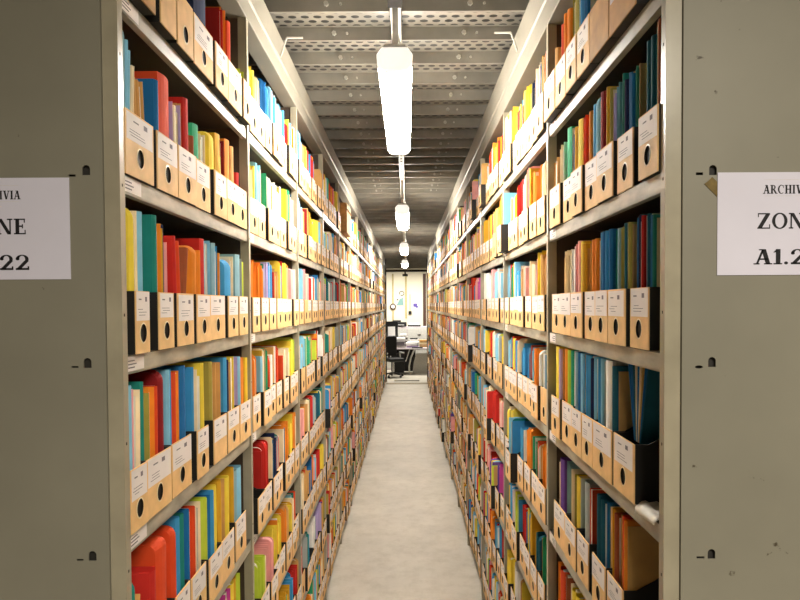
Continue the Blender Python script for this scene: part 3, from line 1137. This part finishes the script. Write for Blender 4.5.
# slim folders fanned out above the front of the first box, right rack, fourth shelf
fanned = [('blue', -13), ('blue', -9), ('dark teal', -6), ('cream', -2.5), ('blue', 1), ('cream', 4), ('tan', 7.5), ('blue', 11), ('dark teal', 15)]  # last, nearest cover is dark teal to carry the shadow on its face
fx0 = y_at(624.5, XR, LIP_R[3] + LIPH + .1)
tot_, cur_ = {}, {}
for c_, _ in fanned:
    tot_[c_] = tot_.get(c_, 0) + 1
for n, (c_, l_) in enumerate(fanned):
    cur_[c_] = cur_.get(c_, 0) + 1
    cv, pp = MB(), MB()
    folder_shapes(.0042, .20 + .008 * math.sin(n * 2.1), .20, 'spine', 0, 'deep blue' if c_ == 'blue' else c_, random.Random(n), cv, pp)
    o = cv.build('document_folder', loc=(XR + .030, fx0 - (n - 4) * .0045, LIP_R[3] + LIPH + .125), rot=(radians(-l_), 0, pi))
    tag(o, f"{ORD[cur_[c_]]} of {NUM[tot_[c_]]} slim {c_} folders fanned in first box, fourth shelf down, right rack", 'folder', 'document folders standing in the file boxes')
    if pp.v:
        pp.build('papers', o)['label'] = 'pale sheets inside the folder'

# crumpled clear wrap lying over the right rack's fourth shelf edge
b = MB()
nx_, ny_ = 7, 14
yy0, yy1 = y_at(656, XR, LIP_R[3] + LIPH), y_at(636, XR, LIP_R[3] + LIPH)
grid = []
rn = random.Random(3)
for a in range(nx_):
    for c in range(ny_):
        u, v = a / (nx_ - 1), c / (ny_ - 1)
        x = XR - .004 + u * .05
        z = LIP_R[3] + LIPH + .004 + rn.uniform(0, .007) * (1 if u > .1 else .3)
        if u < .25:
            z = LIP_R[3] + LIPH + .004 - (0.25 - u) * .08 * (.4 + .6 * v)
            x = XR - .001 - .003 * rn.random()
        grid.append((x, yy0 + (yy1 - yy0) * v, z))
b.mesh(grid, [(a * ny_ + c, a * ny_ + c + 1, (a + 1) * ny_ + c + 1, (a + 1) * ny_ + c) for a in range(nx_ - 1) for c in range(ny_ - 1)], 'plastic_film', True)
o = b.build('plastic_wrap')
md = o.modifiers.new('thick', 'SOLIDIFY'); md.thickness = .0006
tag(o, "crumpled pale wrap on the fourth shelf edge beside the right rack's first upright", 'wrap')

# ------------------------------------------------------------------- lamps
LX = -.04
LZ = CAMZ + .85
LYS = [2.27, 5.82, 9.37, 12.92]
b = MB()
zr = CEIL - .085
b.box(-.024, .024, -2.9, 16.2, 0, .003, 'strut')
for x in (-.024, .021):
    b.box(x, x + .003, -2.9, 16.2, 0, .04, 'strut')
y = 2.0
while y < 9:
    b.box(-.007, .007, y, y + .03, -.0006, 0, 'dark_steel')
    y += .1
o = b.build('mounting_rail', loc=(LX, 0, zr))
tag(o, 'long slotted steel rail under the ceiling that carries the lamps', 'rail')
b = MB()
b.box(-.028, .028, 1.85, 2.43, -.05, -.0012, 'dark_steel')  # added dark block, stands in for the rail's unlit underside
o = b.build('rail_shade_block', loc=(LX, 0, zr))
tag(o, 'long dark block added as the unlit underside of the rail before the largest lamp', 'shade block')
wh = ['nearest and largest', 'second', 'third', 'farthest and smallest']
def lamp_prof(wf):
    return [(-wf * .72, .0855), (-wf, .06), (-wf * .96, .022), (-wf * .72, .004), (-wf * .4, 0), (wf * .4, 0), (wf * .72, .004), (wf * .96, .022), (wf, .06), (wf * .72, .0855)]


for n, y in enumerate(LYS):
    ln = 1.27
    t = empty('tube_lamp', (LX, y, LZ))
    tag(t, f'{wh[n]} glowing tube lamp counted along the ceiling rail', 'lamp', 'tube lamps over the aisle')
    wf = .064
    b = MB()
    prof = [(-wf * .7, .086), (wf * .7, .086), (wf * .6, .105), (-wf * .6, .105)]
    b.prism_y(prof, .02, ln - .02, 'lamp_body')
    bevel(b.build('housing', t), .004)
    b = MB()
    prof = lamp_prof(wf)
    b.prism_y(prof, .03, ln - .03, 'lamp_glow')
    b.build('diffuser', t)
    for e in (0, ln - .03):
        b = MB()
        prof = lamp_prof(wf * 1.03)
        b.prism_y(prof, e, e + .03, 'lamp_cap')
        bevel(b.build('end_cap', t), .004)
    for e in (.18, ln - .18):
        b = MB()
        b.box(-.012, .012, e, e + .02, .10, zr - LZ - .0012, 'strut')
        b.box(-.03, .03, e - .01, e + .03, .10, .104, 'strut')
        b.build('hanger', t)
    b = MB()
    pts = [(.01, .30, .10), (.03, .29, .14), (.02, .27, .20), (0, .28, .29), (0, .30, zr - LZ - .008)]
    for p, q in zip(pts, pts[1:]):
        b.tube(p, q, .005, 'lamp_body', seg=8)
    b.build('cable', t)

# small clips on the edge beams
for X, px, py, lb in ((XL, 272, 37, 'small wire clip hooked on the edge beam above the left rack'), (XR, 521, 33, 'small wire clip hooked on the edge beam above the right rack')):
    s = 1 if X < 0 else -1
    z = CEIL - .062
    y = (CEIL - CAMZ - .06) / (305 - py) * F
    b = MB()
    b.tube((-.01 * s, 0, -.10), (.0, 0, -.10), .004, 'dark_steel')
    b.tube((.0, 0, -.10), (.03 * s, 0, -.012), .004, 'strut')
    b.tube((.03 * s, 0, -.012), (.10 * s, .02, -.004), .005, 'strut')
    o = b.build('wire_clip', loc=(X + .001 * s, y, z))
    tag(o, lb, 'clip')

# ---------------------------------------------------------- office far end
DY = 18.5


def wx(px, Y=DY): return (px - 407) / F * Y
def wz(py, Y=DY): return CAMZ + (305 - py) / F * Y


t = empty('office_desk', (wx(416), DY, 0))
tag(t, 'grey office desk at the far end of the aisle, heaped with papers', 'desk')
b = MB(); b.box(-.78, .75, -.4, .4, .735, .775, 'desk_top'); bevel(b.build('desktop', t), .006)
b = MB()
b.prism_y([(-.12, .03), (.42, .03), (.42, .62), (.0, .62), (-.08, .35)], -.30, -.27, 'desk_grey')
b.build('side_panel', t)
b = MB(); b.box(-.76, -.02, .30, .33, .03, .70, 'black_plastic'); b.box(-.74, -.36, -.1, .29, .03, .60, 'black_plastic'); b.build('under_desk_dark', t)  # black boards added to darken the space under the desk
for xo in (-.16, .55):
    b = MB()
    pts = [(xo - .05, -.3, 0), (xo - .055, -.3, .25), (xo + .0, -.3, .5), (xo + .1, -.3, .735)]
    for p, q in zip(pts, pts[1:]):
        b.tube(p, q, .025, 'lamp_body', seg=10)
    b.tube((xo - .05, -.35, .02), (xo - .05, .3, .02), .025, 'lamp_body', seg=10)
    b.build('leg', t)
b = MB(); b.tube((-.32, -.35, .38), (-.2, -.35, .735), .016, 'chrome'); b.build('strut', t)

t = empty('office_chair', (wx(393, 17.6), 17.6, 0), .5)
tag(t, 'black swivel office chair standing beside the desk', 'chair')
b = MB(); b.box(-.24, .24, -.24, .24, .44, .54, 'black_plastic'); bevel(b.build('seat', t), .03, 3)
b = MB(); b.box(-.23, .23, .2, .28, .58, 1.16, 'black_plastic'); bevel(b.build('backrest', t), .03, 3)
b = MB(); b.box(-.03, .03, .25, .29, .46, .7, 'black_plastic'); b.build('back_support', t)
b = MB(); b.tube((0, 0, .1), (0, 0, .44), .03, 'chrome'); b.build('gas_column', t)
b = MB()
for q in range(5):
    a = 2 * pi * q / 5
    b.tube((0, 0, .12), (.29 * cos(a), .29 * sin(a), .07), .022, 'black_plastic', .015)
b.build('star_base', t)
for q in range(5):
    a = 2 * pi * q / 5
    b = MB(); b.tube((.29 * cos(a) - .02 * sin(a), .29 * sin(a) + .02 * cos(a), .03), (.29 * cos(a) + .02 * sin(a), .29 * sin(a) - .02 * cos(a), .03), .03, 'black_plastic'); b.build('castor', t)
for sx_ in (-1, 1):
    b = MB()
    pts = [(sx_ * .26, -.15, .68), (sx_ * .27, .12, .68), (sx_ * .27, .1, .5), (sx_ * .2, .0, .46)]
    for p, q in zip(pts, pts[1:]):
        b.tube(p, q, .022, 'lamp_body')
    b.build('armrest', t)


def stack(px, py_bot, w, d, n, lab, Y=DY, mats=('sheet_white', 'paper_grey', 'card_pink', 'card_lilac', 'sheet_white'), z=None, h=.035):
    rn = random.Random(int(px * 10))
    zz = z if z is not None else .7755
    o = empty('paper_stack', (wx(px, Y), Y, zz))
    tag(o, lab, 'paper stack', 'paper stacks on the desk')
    z2 = 0
    b = MB()
    for k in range(n):
        hh = h * rn.uniform(.5, 1.3)
        ox, oy = rn.uniform(-.03, .03), rn.uniform(-.03, .03)
        b.box(-w / 2 + ox, w / 2 + ox, -d / 2 + oy, d / 2 + oy, z2, z2 + hh, rn.choice(mats))
        z2 += hh
    b.build('sheets', o)
    return o


stack(412, 0, .34, .26, 6, 'low stack of white and pink papers at the middle of the desk', Y=18.46)
stack(399.5, 0, .30, .24, 9, 'untidy tall stack of grey papers on the desk near the chair', Y=18.4, mats=('paper_grey', 'sheet_white', 'ink'))
stack(423, 0, .22, .26, 7, 'tan heap of papers at the desk end by the dark frame', Y=18.6, mats=('card_tan', 'paper_cream', 'card_tan'))
stack(403, 0, .20, .22, 11, 'tall leaning heap of white papers at the middle of the desk', Y=18.75, mats=('sheet_white', 'paper_grey', 'ink_black', 'card_white'))
stack(414, 0, .23, .22, 9, 'heap of white and dark papers at the back of the desk', Y=18.77, mats=('sheet_white', 'ink_black', 'card_lilac', 'sheet_white'))
t = empty('laptop', (wx(417, 18.2), 18.2, .7755))
tag(t, 'closed black laptop lying at the front of the heaped desk', 'laptop')
b = MB(); b.box(-.16, .16, -.05, .05, 0, .02, 'black_plastic'); b.build('base', t)
b = MB(); b.box(-.16, .16, -.05, .05, .0205, .032, 'black_plastic'); b.build('lid', t)
# low cabinet behind the desk with machines on it
CY = 19.7
t = empty('low_cabinet', (wx(407, CY), CY, 0))
tag(t, 'pale low cabinet standing behind the heaped desk', 'cabinet')
b = MB(); b.box(-.75, .75, -.22, .22, 0, 1.36, 'desk_top'); bevel(b.build('carcass', t), .005)
for xo in (-.375, .375):
    b = MB(); b.box(xo - .36, xo + .36, -.235, -.221, .06, 1.3, 'lamp_body'); q = b.build('door', t)
    b = MB(); b.box(xo - .05, xo + .05, -.25, -.2355, 1.1, 1.12, 'dark_steel'); b.build('handle', q)
t = empty('printer', (wx(399, CY), CY - .02, 1.3605))
tag(t, 'flat black printer on the low cabinet', 'printer')
b = MB(); b.box(-.24, .24, -.18, .18, 0, .14, 'black_plastic'); bevel(b.build('case', t), .015)
b = MB(); b.box(-.20, .06, -.16, .12, .141, .20, 'black_plastic'); bevel(b.build('scanner_lid', t), .01)
b = MB(); b.box(-.17, .17, -.24, -.18, .05, .058, 'sheet_white'); b.build('paper_tray', t)
t = empty('document_tray', (wx(414, CY), CY - .03, 1.3605))
tag(t, 'dark document tray with white sheets on the low cabinet', 'tray')
b = MB(); b.box(-.2, .2, -.15, .15, 0, .05, 'black_plastic'); b.build('tray', t)
b = MB(); b.box(-.17, .17, -.14, .14, .051, .10, 'sheet_white'); b.build('sheets', t)
t = empty('monitor', (wx(391, 18.75), 18.6, .7755), .5)
tag(t, 'black monitor with a white screen at the desk end behind the chair', 'monitor')
b = MB(); b.box(-.1, .1, -.08, .08, 0, .02, 'black_plastic'); b.build('base', t)
b = MB(); b.box(-.02, .02, -.01, .03, .02, .5, 'black_plastic'); b.build('neck', t)
b = MB(); b.box(-.22, .22, -.03, -.005, .3, .78, 'black_plastic'); bevel(b.build('bezel', t), .008)
b = MB(); b.box(-.12, .12, -.034, -.0305, .32, .62, 'sheet_white'); b.build('screen', t)
# things on the far wall
b = MB()
b.box(-.135, .135, -.012, 0, -.12, .12, 'sheet_white')
o = b.build('wall_notice', loc=(wx(416.3, YW), YW - .001, wz(306, YW)))
tag(o, 'small white notice with a purple emblem on the far wall', 'notice')
b = MB(); b.box(-.10, .03, -.014, -.0122, -.03, .085, 'print_purple'); b.box(-.03, .06, -.0142, -.0123, -.06, .0, 'print_purple'); b.build('emblem', o)
b = MB()
b.box(-.17, .17, -.006, 0, -.3, .3, 'office_wall')
o = b.build('wall_drawing', loc=(wx(400, YW), YW - .001, wz(297, YW)))
tag(o, 'pale wall drawing with a dark squiggle above the printer', 'drawing')
b = MB()
prev = None
for k in range(22):
    q = radians(-120 + 330 * k / 21)
    p = (.06 + .075 * cos(q), -.010, .12 + .07 * sin(q))
    if prev: b.tube(prev, p, .012, 'ink_black', seg=6)
    prev = p
b.tube((-.1, -.010, -.1), (-.06, -.010, -.08), .02, 'ink_black', seg=6)
b.prism_y([(-.12, -.28), (.12, -.28), (.10, -.02), (-.0, -.06)], -.009, -.0062, 'print_teal')
b.build('squiggle', o)
b = MB()
b.tube((0, -.06, 0), (0, 0, 0), .10, 'brown_frame', seg=20)
b.tube((0, -.065, 0), (0, -.0605, 0), .06, 'sheet_white', seg=20)
o = b.build('wall_clock', loc=(wx(393, YW), YW - .001, wz(306.5, YW)))
tag(o, 'small round dark-rimmed clock on the far wall beside the pale strip', 'clock')
b = MB(); b.box(-.05, .05, -.06, 0, -.05, .05, 'black_plastic'); b.box(-.012, .012, -.02, 0, .05, .6, 'wall_strip')
o = b.build('wall_switch', loc=(wx(410, YW), YW - .001, wz(312.5, YW)))
tag(o, 'small black switch box under a thin pipe on the far wall', 'switch')
b = MB(); b.box(-.07, .07, -.05, .05, -.06, 0, 'black_plastic'); b.tube((0, 0, 0), (0, 0, .1), .02, 'dark_steel')
o = b.build('hanging_fixture', loc=(wx(405.3, 16.4), 16.43, CAMZ + .82))
tag(o, 'small black box hanging under the header beam at the aisle end', 'fixture')

# ------------------------------------------------------------------ lights


def area(name, loc, sx_, sy_, power, col, rot=(0, 0, 0)):
    l = bpy.data.lights.new(name, 'AREA')
    l.shape = 'RECTANGLE'
    l.size, l.size_y = sx_, sy_
    l.energy = power
    l.color = col
    o = bpy.data.objects.new(name, l)
    COL.objects.link(o)
    o.location = loc
    o.rotation_euler = rot
    return o


area('office_ceiling_light', (0, 18.7, CEIL - .1), 2.4, 1.2, 70, (1, .95, .85))
area('cross_aisle_light', (.75, -.9, CEIL - .1), 1.2, .3, 34, (1, .92, .78))

w = bpy.data.worlds.new('world')
S.world = w
w.use_nodes = True
w.node_tree.nodes['Background'].inputs[0].default_value = (.9, .92, 1, 1)
w.node_tree.nodes['Background'].inputs[1].default_value = .05

S.view_settings.view_transform = 'Standard'
S.view_settings.look = 'None'
S.view_settings.exposure = 1.72
S.view_settings.gamma = 1
S.view_settings.use_curve_mapping = False
